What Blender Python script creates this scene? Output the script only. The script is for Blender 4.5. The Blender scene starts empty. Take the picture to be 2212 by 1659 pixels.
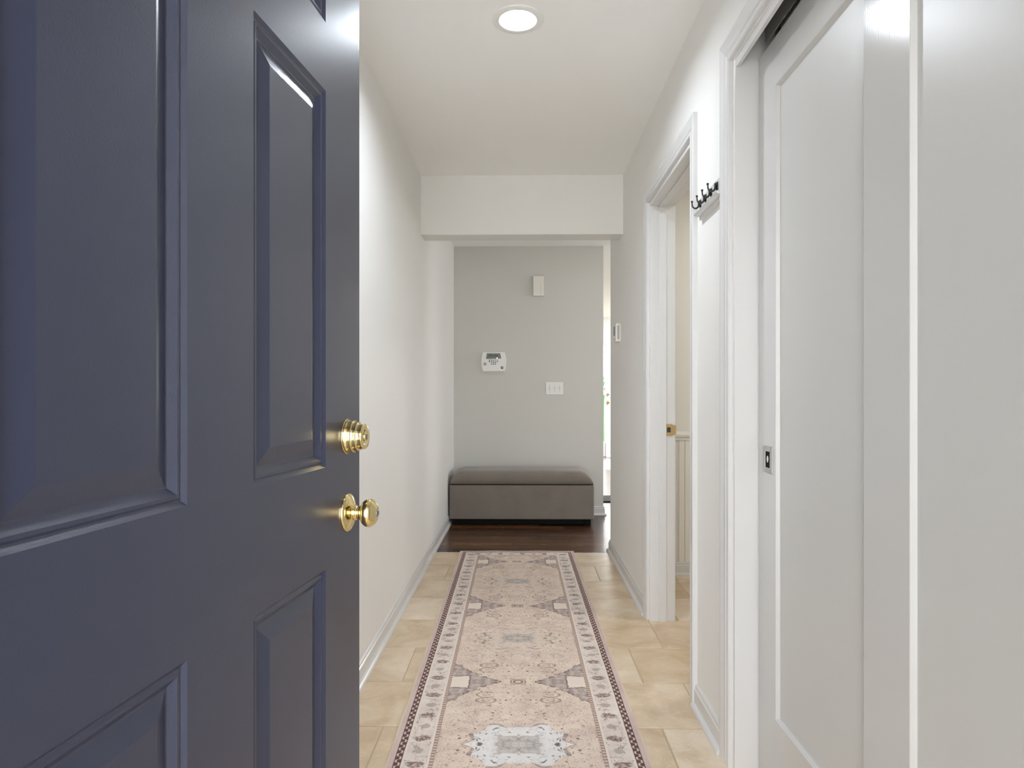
import bpy, bmesh, math, random
from mathutils import Vector, Matrix

random.seed(7)
C = bpy.context.scene.collection
SC = bpy.context.scene
PI = math.pi

# ------------------------------------------------------------------ camera, world, exposure
F = 1450.0                      # focal length in pixels of the 2212 x 1659 frame
W_PX, H_PX = 2212.0, 1659.0
VPX, VPY = 1128.0, 850.0        # vanishing point of the hall
CAM_H = 1.125
cam_d = bpy.data.cameras.new('camera')
cam = bpy.data.objects.new('camera', cam_d); C.objects.link(cam)
cam_d.sensor_width = 36.0
cam_d.lens = F / W_PX * 36.0
cam_d.clip_start = 0.01
YAW = math.atan((VPX - W_PX / 2) / F)
cam.location = (0, 0, CAM_H)
cam.rotation_euler = (PI / 2, 0, YAW)
cam_d.shift_y = (VPY - H_PX / 2) / W_PX
SC.camera = cam

world = bpy.data.worlds.new('world'); SC.world = world
world.use_nodes = True
wb = world.node_tree.nodes['Background']
wb.inputs['Color'].default_value = (0.97, 0.985, 1.0, 1)
wb.inputs['Strength'].default_value = 7.6

SC.view_settings.view_transform = 'Standard'
SC.view_settings.look = 'None'
SC.view_settings.gamma = 1.0
SC.view_settings.use_curve_mapping = False
SC.view_settings.exposure = 0.46
try:
    SC.cycles.use_denoising = True
    SC.cycles.max_bounces = 12
    SC.cycles.diffuse_bounces = 8
    SC.cycles.sample_clamp_indirect = 6.0
    SC.cycles.caustics_reflective = False
    SC.cycles.caustics_refractive = False
except Exception:
    pass

# ------------------------------------------------------------------ room dimensions (metres)
XL, XR = -0.635, 0.630          # hall side walls
H = 2.49                        # ceiling
YF = 0.32                       # inner face of the front wall
Y_WOOD = 4.756                  # tile ends, hardwood begins
Y_RE = 4.80                     # right wall ends
Y_BACK = 6.226                  # wall behind the bench
X_BACK_END = 0.7514
Y_FAR = 12.05                   # far wall of the living room
X_LIV = 4.6
HB0, HB1, HBZ = 4.20, 4.365, 2.12      # header beam
CL0, CL1, CLZ = 0.52, 2.02, 2.12       # closet opening
DW0, DW1, DWZ = 2.49, 3.345, 2.07      # bathroom doorway
WT = 0.12                       # right wall thickness
Y_BATH = 4.18
LIGHT = (-0.016, 2.45)


def add_portal(name, loc, rot, sx, sy):
    ld = bpy.data.lights.new(name, 'AREA'); ld.shape = 'RECTANGLE'; ld.size = sx; ld.size_y = sy
    ld.cycles.is_portal = True
    o = bpy.data.objects.new(name, ld); C.objects.link(o); o.location = loc; o.rotation_euler = rot
    return o


def add_area(name, loc, rot, sx, sy, power, color=(1, 1, 1), shape='RECTANGLE'):
    ld = bpy.data.lights.new(name, 'AREA'); ld.shape = shape; ld.size = sx
    if shape in ('RECTANGLE', 'ELLIPSE'): ld.size_y = sy
    ld.energy = power; ld.color = color
    o = bpy.data.objects.new(name, ld); C.objects.link(o); o.location = loc; o.rotation_euler = rot
    return o


# daylight enters through the open front door, the far door's sidelight and the living-room windows, the deeper one added
add_portal('daylight_portal_front_door', (0.06, 0.17, 1.03), (PI / 2, 0, PI), 0.94, 2.06)
add_portal('daylight_portal_window', (X_LIV + 0.01, 5.75, 1.35), (0, PI / 2, 0), 1.3, 1.5)
add_portal('daylight_portal_living', (X_LIV + 0.01, 10.0, 1.32), (0, PI / 2, 0), 1.85, 2.8)
# the sun stands behind the house and lights the added pale ground out front and the back garden
sun_d = bpy.data.lights.new('sun', 'SUN'); sun_d.energy = 24.0; sun_d.angle = 0.009; sun_d.color = (1.0, 0.97, 0.92)
sun = bpy.data.objects.new('sun', sun_d); C.objects.link(sun)
sun.rotation_euler = (-math.radians(48), 0, math.radians(4))
# ceiling lamp of the bathroom, out of sight
add_area('bathroom_lamp', (1.5, 3.1, H - 0.06), (0, 0, 0), 0.3, 0.3, 8, (0.98, 0.965, 0.92), 'DISK')
# fill lamps added out of sight: in the cross hall and in the living room
add_area('cross_hall_fill', (1.7, 5.5, H - 0.012), (0, 0, 0), 0.13, 0.13, 4, (0.95, 0.97, 1.0), 'DISK')
add_area('living_fill', (2.2, 10.2, H - 0.03), (0, 0, 0), 0.5, 0.5, 130, (1.0, 0.98, 0.95), 'DISK')

# ------------------------------------------------------------------ helpers
def px_x(x, y_depth): return (x - VPX) * y_depth / F
def px_z(y, y_depth): return CAM_H - (y - VPY) * y_depth / F


def link(name, bm, mat=None, parent=None, smooth=False, loc=None):
    me = bpy.data.meshes.new(name)
    bmesh.ops.recalc_face_normals(bm, faces=bm.faces[:])
    bm.to_mesh(me); bm.free()
    if smooth:
        for p in me.polygons: p.use_smooth = True
    o = bpy.data.objects.new(name, me); C.objects.link(o)
    if mat is not None:
        me.materials.append(mat)
    if parent is not None: o.parent = parent
    if loc is not None: o.location = loc
    return o


def thing(name, label, cat, loc=(0, 0, 0), rotz=0.0, group=None, kind=None):
    o = bpy.data.objects.new(name, None); C.objects.link(o)
    o.empty_display_size = 0.1
    o.location = loc; o.rotation_euler = (0, 0, rotz)
    tag(o, label, cat, group, kind)
    return o


def tag(o, label, cat, group=None, kind=None):
    if label: o['label'] = label
    if cat: o['category'] = cat
    if group: o['group'] = group
    if kind: o['kind'] = kind
    return o


def structure(o, label=None, cat=None):
    o['kind'] = 'structure'
    if label: o['label'] = label
    if cat: o['category'] = cat
    return o


def box(bm, x0, x1, y0, y1, z0, z1, bevel=0.0, seg=2):
    vs = [bm.verts.new(p) for p in ((x0, y0, z0), (x1, y0, z0), (x1, y1, z0), (x0, y1, z0),
                                    (x0, y0, z1), (x1, y0, z1), (x1, y1, z1), (x0, y1, z1))]
    fs = [bm.faces.new([vs[i] for i in f]) for f in
          ((0, 3, 2, 1), (4, 5, 6, 7), (0, 1, 5, 4), (1, 2, 6, 5), (2, 3, 7, 6), (3, 0, 4, 7))]
    if bevel > 0:
        es = list({e for f in fs for e in f.edges})
        bmesh.ops.bevel(bm, geom=es, offset=bevel, segments=seg, affect='EDGES', profile=0.5)
    return vs


def boxes(name, lst, mat, parent=None, bevel=0.0, seg=2, loc=None):
    bm = bmesh.new()
    for b in lst: box(bm, *b, bevel=bevel, seg=seg)
    return link(name, bm, mat, parent, loc=loc)


def lathe(bm, prof, seg=48, M=None, cap=True):
    """prof: (r, h) pairs turned about local Z; M places it"""
    M = M or Matrix.Identity(4)
    rings = []
    for r, h in prof:
        if r < 1e-6:
            rings.append([bm.verts.new(M @ Vector((0, 0, h)))])
        else:
            rings.append([bm.verts.new(M @ Vector((r * math.cos(2 * PI * i / seg), r * math.sin(2 * PI * i / seg), h))) for i in range(seg)])
    for a, b in zip(rings, rings[1:]):
        for i in range(seg):
            j = (i + 1) % seg
            if len(a) == 1 and len(b) == 1: continue
            if len(a) == 1: bm.faces.new((a[0], b[i], b[j]))
            elif len(b) == 1: bm.faces.new((a[i], a[j], b[0]))
            else: bm.faces.new((a[i], a[j], b[j], b[i]))
    if cap:
        for rg in (rings[0], rings[-1]):
            if len(rg) > 1: bm.faces.new(rg)


def sweep(bm, prof, rings_fn, closed_prof=True):
    """rings_fn(pt) -> list of positions of that profile point along the path"""
    cols = [[bm.verts.new(p) for p in rings_fn(pt)] for pt in prof]
    n = len(prof); rng = range(n) if closed_prof else range(n - 1)
    for i in rng:
        a, b = cols[i], cols[(i + 1) % n]
        for k in range(len(a) - 1):
            bm.faces.new((a[k], a[k + 1], b[k + 1], b[k]))
    if closed_prof:
        bm.faces.new([c[0] for c in cols]); bm.faces.new([c[-1] for c in cols])


def tube(bm, pts, rads, seg=12):
    pts = [Vector(p) for p in pts]
    rings = []
    up = Vector((0, 0, 1))
    for i, p in enumerate(pts):
        t = (pts[min(i + 1, len(pts) - 1)] - pts[max(i - 1, 0)]).normalized()
        u = t.cross(Vector((0, 1, 0)))
        if u.length < 1e-3: u = t.cross(up)
        u.normalize(); v = t.cross(u).normalized()
        r = rads[i] if isinstance(rads, (list, tuple)) else rads
        rings.append([bm.verts.new(p + u * r * math.cos(2 * PI * k / seg) + v * r * math.sin(2 * PI * k / seg)) for k in range(seg)])
    for a, b in zip(rings, rings[1:]):
        for k in range(seg):
            j = (k + 1) % seg
            bm.faces.new((a[k], a[j], b[j], b[k]))
    bm.faces.new(rings[0]); bm.faces.new(rings[-1])


def ball(bm, c, r, sx=1, sy=1, sz=1):
    M = Matrix.Translation(Vector(c)) @ Matrix.Diagonal((sx, sy, sz, 1))
    bmesh.ops.create_uvsphere(bm, u_segments=20, v_segments=12, radius=r, matrix=M)


# ------------------------------------------------------------------ node expression helper
class NT:
    def __init__(self, mat):
        mat.use_nodes = True
        self.t = mat.node_tree
        self.b = self.t.nodes['Principled BSDF']
        self.tc = None

    def coord(self, which='Object'):
        if self.tc is None: self.tc = self.t.nodes.new('ShaderNodeTexCoord')
        return self.tc.outputs[which]

    def set(self, sock, v):
        if isinstance(v, S): self.t.links.new(v.o, sock)
        elif hasattr(v, 'is_output'): self.t.links.new(v, sock)
        elif isinstance(v, tuple) and len(v) == 3 and sock.type == 'RGBA': sock.default_value = (*v, 1)
        else: sock.default_value = v

    def math(self, op, a, b=None, c=None):
        n = self.t.nodes.new('ShaderNodeMath'); n.operation = op
        for i, v in enumerate((a, b, c)):
            if v is not None: self.set(n.inputs[i], v)
        return S(self, n.outputs[0])

    def sep(self, vec):
        n = self.t.nodes.new('ShaderNodeSeparateXYZ'); self.set(n.inputs[0], vec)
        return tuple(S(self, o) for o in n.outputs)

    def comb(self, x, y, z=0.0):
        n = self.t.nodes.new('ShaderNodeCombineXYZ')
        for i, v in enumerate((x, y, z)): self.set(n.inputs[i], v)
        return n.outputs[0]

    def noise(self, vec, scale, detail=2.0, rough=0.5, dist=0.0):
        n = self.t.nodes.new('ShaderNodeTexNoise'); self.set(n.inputs['Vector'], vec)
        n.inputs['Scale'].default_value = scale; n.inputs['Detail'].default_value = detail
        n.inputs['Roughness'].default_value = rough; n.inputs['Distortion'].default_value = dist
        return S(self, n.outputs[0])

    def voronoi(self, vec, scale, out='Distance', rand=1.0):
        n = self.t.nodes.new('ShaderNodeTexVoronoi'); self.set(n.inputs['Vector'], vec)
        n.inputs['Scale'].default_value = scale; n.inputs['Randomness'].default_value = rand
        return S(self, n.outputs[out]) if out != 'Color' else n.outputs['Color']

    def mix(self, f, a, b):
        n = self.t.nodes.new('ShaderNodeMix'); n.data_type = 'RGBA'
        self.set(n.inputs[0], f); self.set(n.inputs[6], a); self.set(n.inputs[7], b)
        return n.outputs[2]

    def ramp(self, f, stops):
        n = self.t.nodes.new('ShaderNodeValToRGB'); self.set(n.inputs[0], f)
        e = n.color_ramp.elements
        while len(e) < len(stops): e.new(0.5)
        for k, (p, c) in enumerate(stops):
            e[k].position = p; e[k].color = (*c, 1)
        return n.outputs[0]

    def smooth(self, v, lo, hi):
        n = self.t.nodes.new('ShaderNodeMapRange'); n.interpolation_type = 'SMOOTHSTEP'
        self.set(n.inputs[0], v); n.inputs[1].default_value = lo; n.inputs[2].default_value = hi
        return S(self, n.outputs[0])

    def bump(self, h, strength=0.3, dist=0.001):
        n = self.t.nodes.new('ShaderNodeBump'); self.set(n.inputs['Height'], h)
        n.inputs['Strength'].default_value = strength; n.inputs['Distance'].default_value = dist
        self.t.links.new(n.outputs[0], self.b.inputs['Normal'])

    def attr(self, name):
        n = self.t.nodes.new('ShaderNodeAttribute'); n.attribute_name = name
        return n

    def rgb(self, c):
        n = self.t.nodes.new('ShaderNodeRGB'); n.outputs[0].default_value = (*c, 1)
        return n.outputs[0]


class S:
    """a float socket with arithmetic"""
    def __init__(s, nt, o): s.n = nt; s.o = o
    def __add__(s, b): return s.n.math('ADD', s, b)
    __radd__ = __add__
    def __sub__(s, b): return s.n.math('SUBTRACT', s, b)
    def __rsub__(s, b): return s.n.math('SUBTRACT', b, s)
    def __mul__(s, b): return s.n.math('MULTIPLY', s, b)
    __rmul__ = __mul__
    def __truediv__(s, b): return s.n.math('DIVIDE', s, b)
    def __lt__(s, b): return s.n.math('LESS_THAN', s, b)
    def __gt__(s, b): return s.n.math('GREATER_THAN', s, b)
    def abs(s): return s.n.math('ABSOLUTE', s)
    def sin(s): return s.n.math('SINE', s)
    def min(s, b): return s.n.math('MINIMUM', s, b)
    def max(s, b): return s.n.math('MAXIMUM', s, b)
    def sqrt(s): return s.n.math('SQRT', s)
    def mod(s, b): return s.n.math('FLOORED_MODULO', s, b)
    def floor(s): return s.n.math('FLOOR', s)
    def pingpong(s, b): return s.n.math('PINGPONG', s, b)


def srgb(r, g, b):
    def f(c):
        c /= 255.0
        return c / 12.92 if c <= 0.04045 else ((c + 0.055) / 1.055) ** 2.4
    return (f(r), f(g), f(b))


def mat(name, color=(0.8, 0.8, 0.8), rough=0.5, metal=0.0, spec=0.5, emit=None, estr=0.0, coat=0.0):
    m = bpy.data.materials.new(name); nt = NT(m); b = nt.b
    b.inputs['Base Color'].default_value = (*color, 1)
    b.inputs['Roughness'].default_value = rough; b.inputs['Metallic'].default_value = metal
    b.inputs['Specular IOR Level'].default_value = spec
    b.inputs['Coat Weight'].default_value = coat
    if emit:
        b.inputs['Emission Color'].default_value = (*emit, 1); b.inputs['Emission Strength'].default_value = estr
    return m


# ------------------------------------------------------------------ materials
def paint(name, color, rough, bump_scale=220, strength=0.06, spec=0.5, mottle=0.02, stretch=None):
    m = bpy.data.materials.new(name); nt = NT(m); b = nt.b
    co = nt.coord('Object')
    n1 = nt.noise(co, 1.7, 3)
    c2 = tuple(max(0, c - mottle) for c in color)
    nt.set(b.inputs['Base Color'], nt.mix(n1, c2, color))
    b.inputs['Roughness'].default_value = rough
    b.inputs['Specular IOR Level'].default_value = spec
    if stretch:
        x, y, z = nt.sep(co)
        co = nt.comb(x * stretch[0], y * stretch[1], z * stretch[2])
    nt.bump(nt.noise(co, bump_scale, 2), strength, 0.001)
    return m


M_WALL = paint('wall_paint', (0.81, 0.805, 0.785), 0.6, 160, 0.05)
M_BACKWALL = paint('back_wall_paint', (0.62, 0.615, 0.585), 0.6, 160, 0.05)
M_CEIL = paint('ceiling_paint', (0.90, 0.895, 0.88), 0.8, 160, 0.05)
M_TRIM = paint('trim_gloss_white', (0.66, 0.66, 0.66), 0.22, 60, 0.05, 0.5, 0.01, (3, 3, 0.15))
M_CLOSET = paint('closet_door_white', (0.60, 0.60, 0.595), 0.15, 50, 0.08, 0.5, 0.01, (4, 4, 0.12))
M_CLOSETP = paint('closet_panel_white', (0.60, 0.60, 0.59), 0.34, 50, 0.10, 0.4, 0.01, (4, 4, 0.12))
M_WHITE = mat('white_plastic', (0.82, 0.82, 0.80), 0.4)
M_IVORY = mat('ivory_plastic', (0.80, 0.78, 0.72), 0.4)
M_SLOT = mat('dark_slot', (0.03, 0.03, 0.03), 0.6)
M_BLACK = mat('black_plastic', (0.004, 0.004, 0.004), 0.7, spec=0.15)
M_BRONZE = mat('dark_bronze', (0.045, 0.042, 0.036), 0.42, 0.8)
M_TRACK = mat('track_steel', (0.34, 0.335, 0.32), 0.45, 0.6)
M_TRACKLIP = mat('track_lip', (0.45, 0.45, 0.44), 0.3, 0.9)
M_BRUSHED = mat('brushed_nickel', (0.44, 0.44, 0.43), 0.38, 1.0)
M_CHROME = mat('chrome', (0.75, 0.76, 0.78), 0.06, 1.0)
M_BRASS = mat('polished_brass', (0.85, 0.69, 0.35), 0.09, 1.0)
M_BRASSD = mat('antique_brass', (0.50, 0.36, 0.17), 0.38, 0.9)
M_SCREEN = mat('lcd_grey', (0.12, 0.125, 0.115), 0.3)
M_LCDTXT = mat('lcd_text', (0.015, 0.018, 0.03), 0.5)
M_SILVERKEY = mat('speaker_grey', (0.42, 0.42, 0.41), 0.5)
M_NAVYLOGO = mat('navy_badge', (0.012, 0.016, 0.05), 0.4)
M_LED = mat('status_led', (0.9, 0.75, 0.4), 0.4, emit=(1.0, 0.75, 0.35), estr=2.0)
M_LENS = mat('lamp_lens', (0.9, 0.9, 0.9), 0.5, emit=(0.88, 0.955, 1.05), estr=380.0)
M_GLASS = bpy.data.materials.new('window_glass')
_n = NT(M_GLASS); _n.b.inputs['Transmission Weight'].default_value = 1.0
_n.b.inputs['Roughness'].default_value = 0.0; _n.b.inputs['IOR'].default_value = 1.02
_n.b.inputs['Base Color'].default_value = (0.97, 0.99, 0.98, 1)


def navy_paint():
    m = bpy.data.materials.new('navy_gloss_paint'); nt = NT(m); b = nt.b
    co = nt.coord('Object')
    n = nt.noise(co, 3, 3)
    nt.set(b.inputs['Base Color'], nt.mix(n, (0.013, 0.018, 0.045), (0.017, 0.022, 0.051)))
    b.inputs['Roughness'].default_value = 0.30
    b.inputs['Specular IOR Level'].default_value = 1.0
    h = nt.noise(co, 340, 2.5, 0.6)
    nt.bump(h, 0.17, 0.0011)
    return m


M_NAVY = navy_paint()


def fabric():
    m = bpy.data.materials.new('grey_linen'); nt = NT(m); b = nt.b
    co = nt.coord('Object')
    x, y, z = nt.sep(co)
    w = nt.noise(nt.comb(x * 0.3, y, z), 900, 2)
    w2 = nt.noise(nt.comb(x, y * 0.3, z * 0.3), 900, 2)
    c = nt.noise(co, 6, 4)
    f = nt.math('ADD', w * 0.45 + w2 * 0.45, c * 0.35)
    nt.set(b.inputs['Base Color'], nt.ramp(f, [(0.35, (0.135, 0.115, 0.096)), (0.9, (0.262, 0.228, 0.196))]))
    b.inputs['Roughness'].default_value = 0.85
    b.inputs['Sheen Weight'].default_value = 0.25
    nt.bump(w + w2, 0.3, 0.0008)
    return m


M_FABRIC = fabric()


def tile_mat():
    m = bpy.data.materials.new('beige_ceramic_tile'); nt = NT(m); b = nt.b
    co = nt.coord('Object')
    x, y, z = nt.sep(co)
    at = nt.attr('tile_shade')
    tv = S(nt, at.outputs['Fac'])
    off = tv * 37.0
    v = nt.comb(x + off, y + off * 0.7, off)
    cloud = nt.noise(v, 5.5, 5, 0.6, 0.6)
    fine = nt.noise(v, 42, 4, 0.65)
    base = nt.ramp(cloud, [(0.30, (0.51, 0.365, 0.215)), (0.5, (0.64, 0.49, 0.32)), (0.70, (0.73, 0.605, 0.455))])
    base = nt.mix(nt.smooth(fine, 0.52, 0.75) * 0.35, base, (0.52, 0.395, 0.25))
    vein = nt.noise(nt.comb(x * 0.8 + off, y * 1.7 + off, off), 9, 4, 0.6, 1.6)
    base = nt.mix(nt.smooth((vein - 0.62).abs(), 0.035, 0.0) * 0.5, base, (0.70, 0.625, 0.50))
    hsv = nt.t.nodes.new('ShaderNodeHueSaturation')
    nt.set(hsv.inputs['Color'], base)
    nt.set(hsv.inputs['Value'], tv * 0.16 + 0.92)
    nt.set(hsv.inputs['Saturation'], tv * -0.25 + 1.02)
    nt.set(b.inputs['Base Color'], hsv.outputs[0])
    nt.set(b.inputs['Roughness'], fine * 0.12 + 0.24)
    nt.bump(nt.noise(v, 30, 4), 0.12, 0.002)
    return m


M_TILE = tile_mat()
M_GROUT = mat('sand_grout', (0.46, 0.37, 0.25), 0.8)


def wood_floor():
    m = bpy.data.materials.new('dark_oak_planks'); nt = NT(m); b = nt.b
    co = nt.coord('Object')
    x, y, z = nt.sep(co)
    pw = 0.105
    row = ((y - Y_WOOD) / pw).floor()
    fr = ((y - Y_WOOD) / pw).mod(1.0)
    rnd = nt.t.nodes.new('ShaderNodeTexWhiteNoise'); rnd.noise_dimensions = '1D'
    nt.set(rnd.inputs['W'], row * 1.37 + 3.1)
    ro = S(nt, rnd.outputs[0])
    xs = x + ro * 3.0
    col = (xs / 0.95).floor(); fx = (xs / 0.95).mod(1.0)
    r2 = nt.t.nodes.new('ShaderNodeTexWhiteNoise'); r2.noise_dimensions = '2D'
    nt.set(r2.inputs['Vector'], nt.comb(row, col))
    pv = S(nt, r2.outputs[0])
    g = nt.noise(nt.comb(x * 1.6, y * 26.0 + ro * 50, pv * 9), 1.6, 6, 0.65, 0.8)
    g2 = nt.noise(nt.comb(x * 3.0, y * 90.0, pv * 9), 2.5, 3)
    f = g * 0.50 + pv * 0.38 + g2 * 0.12
    c = nt.ramp(f, [(0.28, (0.014, 0.0058, 0.0028)), (0.5, (0.062, 0.025, 0.0105)), (0.74, (0.165, 0.074, 0.032))])
    gap = (fr - 0.5).abs() > 0.462
    gap2 = (fx - 0.5).abs() > 0.4975
    gg = gap.max(gap2)
    nt.set(b.inputs['Base Color'], nt.mix(gg, c, (0.006, 0.004, 0.003)))
    nt.set(b.inputs['Roughness'], g2 * 0.15 + 0.17)
    b.inputs['Specular IOR Level'].default_value = 0.35
    nt.bump(g2 * 0.25 - gg * 1.0, 0.25, 0.002)
    return m


M_WOOD = wood_floor()

RUG_L, RUG_HW = 3.40, 0.402
RUG_FAR = 1.70            # half length


def rug_mat():
    m = bpy.data.materials.new('faded_persian_pile'); nt = NT(m); b = nt.b
    co = nt.coord('Object')
    x, y, z = nt.sep(co)
    # little wobble so that lines look woven
    wob = (nt.noise(co, 60, 2) - 0.5) * 0.006
    wob2 = (nt.noise(nt.comb(y, x, 4.0), 60, 2) - 0.5) * 0.006
    u = x.abs() + wob
    v = y + wob2
    de = (RUG_FAR - y.abs())                       # distance to the short ends
    ds = RUG_HW - x.abs()                          # distance to the long sides
    d = ds.min(de) + wob * 0.5
    side = ds < de
    along = nt.t.nodes.new('ShaderNodeMix'); along.data_type = 'FLOAT'
    nt.set(along.inputs[0], side); nt.set(along.inputs[2], x); nt.set(along.inputs[3], y)
    a = S(nt, along.outputs[0])
    # colours
    PINK = srgb(203, 186, 179); CREAM = srgb(222, 211, 201); DARK = srgb(82, 58, 56); BROWN = srgb(120, 96, 88)
    GREY = srgb(164, 152, 147); WHITE = srgb(226, 224, 222); BEIGE = srgb(206, 190, 174)
    # ---- field
    mott = nt.noise(co, 9, 5, 0.65)
    field = nt.ramp(mott, [(0.3, srgb(198, 179, 167)), (0.5, srgb(216, 199, 185)), (0.75, srgb(228, 213, 197))])
    per = 0.93
    vm = (v - 0.0 + per * 0.5).mod(per) - per * 0.5          # medallion coordinate
    vs = (v).mod(per) - per * 0.5                            # spandrel coordinate
    vma, vsa = vm.abs(), vs.abs()
    uu = x.abs()
    # floral scribbles: mirrored contour lines cut up by a second noise
    mv = nt.comb(uu * 1.0, vma, 0.0)
    n1 = nt.noise(mv, 34, 2, 0.5, 0.4)
    n2 = nt.noise(mv, 21, 1)
    scrib = nt.smooth((n1 - 0.5).abs(), 0.022, 0.008) * nt.smooth(n2, 0.44, 0.50)
    vor = nt.voronoi(mv, 30)
    dots = nt.smooth(vor, 0.20, 0.10) * nt.smooth(nt.noise(mv, 17, 1), 0.42, 0.5)
    n3 = nt.noise(mv, 58, 2, 0.5, 0.5)
    fine = nt.smooth((n3 - 0.5).abs(), 0.02, 0.006) * nt.smooth(nt.noise(mv, 27, 1), 0.44, 0.52)
    # ---- spandrels
    rag = (nt.noise(nt.comb(uu, vsa, 2.0), 38, 2) - 0.5) * 0.05
    step = (uu * 26.0).sin() * 0.012
    edge = (uu - 0.085) * 1.0 + rag + step - vsa
    spand = nt.smooth(edge, 0.0, 0.004)
    spand_line = nt.smooth(edge.abs(), 0.005, 0.002) * nt.smooth(n2, 0.36, 0.42)
    sm = nt.noise(nt.comb(uu, vsa, 5.0), 48, 3)
    spand_c = nt.ramp(sm, [(0.35, srgb(146, 133, 129)), (0.5, srgb(170, 157, 151)), (0.68, srgb(196, 184, 176))])
    pedge = (0.052 - vsa + rag * 0.5).min(uu - 0.188 + rag * 0.5)
    patch = nt.smooth(pedge, 0.0, 0.003)
    patch_line = nt.smooth(pedge.abs(), 0.004, 0.0015)
    # ---- medallions: scalloped lozenge
    scal = (vma * 75.0).sin() * 0.008 + (uu * 60.0).sin() * 0.006
    md = (uu * 0.72 + vma * 0.35).max(vma * 1.02) + scal
    med = nt.smooth(md, 0.128, 0.120)
    near = nt.smooth(y, 0.0, -0.75)                          # medallions are whiter at this end
    med_core = nt.smooth((uu * 0.75).max(vma) + rag * 0.6, 0.062, 0.050)
    med_line = nt.smooth((md - 0.125).abs(), 0.004, 0.0015) * nt.smooth(n2, 0.45, 0.55)
    mk = nt.noise(mv, 44, 2, 0.5, 0.8)
    med_marks = nt.smooth(mk, 0.60, 0.66) * nt.smooth(md, 0.070, 0.085) * med
    # ---- ring flowers beside the spandrels
    rx = (uu - 0.118) / 0.042
    ry = (vsa - 0.135)
    ryb = (ry.abs() - 0.024) / 0.024
    rr = (rx * rx + ryb * ryb).sqrt()
    ring = nt.smooth((rr - 0.86).abs(), 0.13, 0.05) * nt.smooth(n2, 0.38, 0.46)
    ring2 = nt.smooth((rr - 0.32).abs(), 0.14, 0.05) * 0.6
    # star between the spandrels
    sr = (uu * uu + vs * vs).sqrt()
    star = nt.smooth((sr - 0.016).abs(), 0.006, 0.003) + nt.smooth((sr - 0.028).abs(), 0.004, 0.002) * nt.smooth(n1, 0.5, 0.55)

    c = field
    c = nt.mix(scrib * 0.42, c, srgb(112, 84, 76))
    c = nt.mix(fine * 0.34, c, srgb(116, 90, 82))
    c = nt.mix(dots * 0.8, c, srgb(112, 86, 80))
    jit = nt.noise(mv, 15, 2)
    v2 = nt.voronoi(nt.comb(uu * 0.62 + jit * 0.05, vma * 1.15 - jit * 0.04, 3.0), 62)
    c = nt.mix(nt.smooth(v2, 0.23, 0.13) * nt.smooth(nt.noise(mv, 19, 2), 0.42, 0.5) * 0.85, c, srgb(104, 78, 74))
    v3 = nt.voronoi(nt.comb(uu * 1.0, vma * 0.8, 7.0), 100)
    c = nt.mix(nt.smooth(v3, 0.24, 0.14) * nt.smooth(nt.noise(mv, 33, 1), 0.46, 0.52) * 0.75, c, srgb(128, 100, 86))
    c = nt.mix(spand * 0.9, c, spand_c)
    c = nt.mix(spand * fine * 0.5, c, DARK)
    c = nt.mix(spand_line * 0.75, c, DARK)
    c = nt.mix(patch, c, srgb(224, 213, 200))
    c = nt.mix(patch_line * spand * 0.7, c, DARK)
    medc = nt.mix(near, srgb(212, 198, 184), srgb(224, 224, 224))
    c = nt.mix(med * 0.85, c, medc)
    c = nt.mix(med * med_core * 0.75, c, nt.ramp(sm, [(0.35, srgb(140, 134, 132)), (0.6, srgb(190, 182, 175))]))
    c = nt.mix(med_marks * (near * 0.35 + 0.5), c, nt.mix(near, DARK, srgb(58, 58, 70)))
    c = nt.mix(med * fine * 0.6, c, DARK)
    c = nt.mix(med_line * 0.55, c, BROWN)
    c = nt.mix(ring * 0.7, c, BROWN)
    c = nt.mix(ring2 * 0.7, c, BROWN)
    c = nt.mix(star * 0.7, c, DARK)
    # ---- borders, by distance from the nearest edge
    # ladder
    lad = nt.smooth((a * 2 * PI / 0.0165).sin(), 0.25, 0.55)
    lad_edge = nt.smooth((d - 0.1365).abs(), 0.0045, 0.0062)
    ladc = nt.mix(lad.max(lad_edge) * 0.8, srgb(200, 178, 164), srgb(112, 86, 82))
    c = nt.mix(nt.smooth(d, 0.1435, 0.1425), c, ladc)
    c = nt.mix(nt.smooth(d, 0.1305, 0.1295), c, CREAM)
    # main border with palmettes
    bn = nt.noise(nt.comb(a, d, 8.0), 46, 2, 0.5, 0.5)
    bn2 = nt.noise(nt.comb(a, d, 3.0), 24, 1)
    bg = nt.ramp(mott, [(0.3, srgb(206, 194, 186)), (0.7, srgb(226, 217, 209))])
    bs = nt.smooth((bn - 0.5).abs(), 0.030, 0.010) * nt.smooth(bn2, 0.44, 0.52)
    bc = nt.mix(bs * 0.8, bg, srgb(124, 100, 94))
    pm = (a + 0.04).mod(0.155) - 0.0775
    alt = ((a + 0.04) / 0.155).floor().mod(2.0)
    dd = (d - 0.0875)
    pr = (pm * pm * 1.0 / (0.021 * 0.021) + dd * dd / (0.030 * 0.030)).sqrt() + (bn - 0.5) * 0.9
    palm = nt.smooth(pr, 1.0, 0.75)
    palm_c = nt.mix(nt.smooth(nt.noise(nt.comb(a, d, 1.0), 85, 2), 0.42, 0.58), srgb(178, 158, 148), srgb(96, 72, 68))
    bc = nt.mix(palm * 0.85, bc, palm_c)
    pm2 = (a + 0.04 + 0.0775).mod(0.155) - 0.0775
    pr2 = (pm2 * pm2 / (0.018 * 0.018) + dd * dd / (0.022 * 0.022)).sqrt() + (bn - 0.5) * 0.9
    bc = nt.mix(nt.smooth(pr2, 1.0, 0.6) * 0.6, bc, srgb(146, 130, 124))
    c = nt.mix(nt.smooth(d, 0.1225, 0.1215), c, bc)
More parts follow.
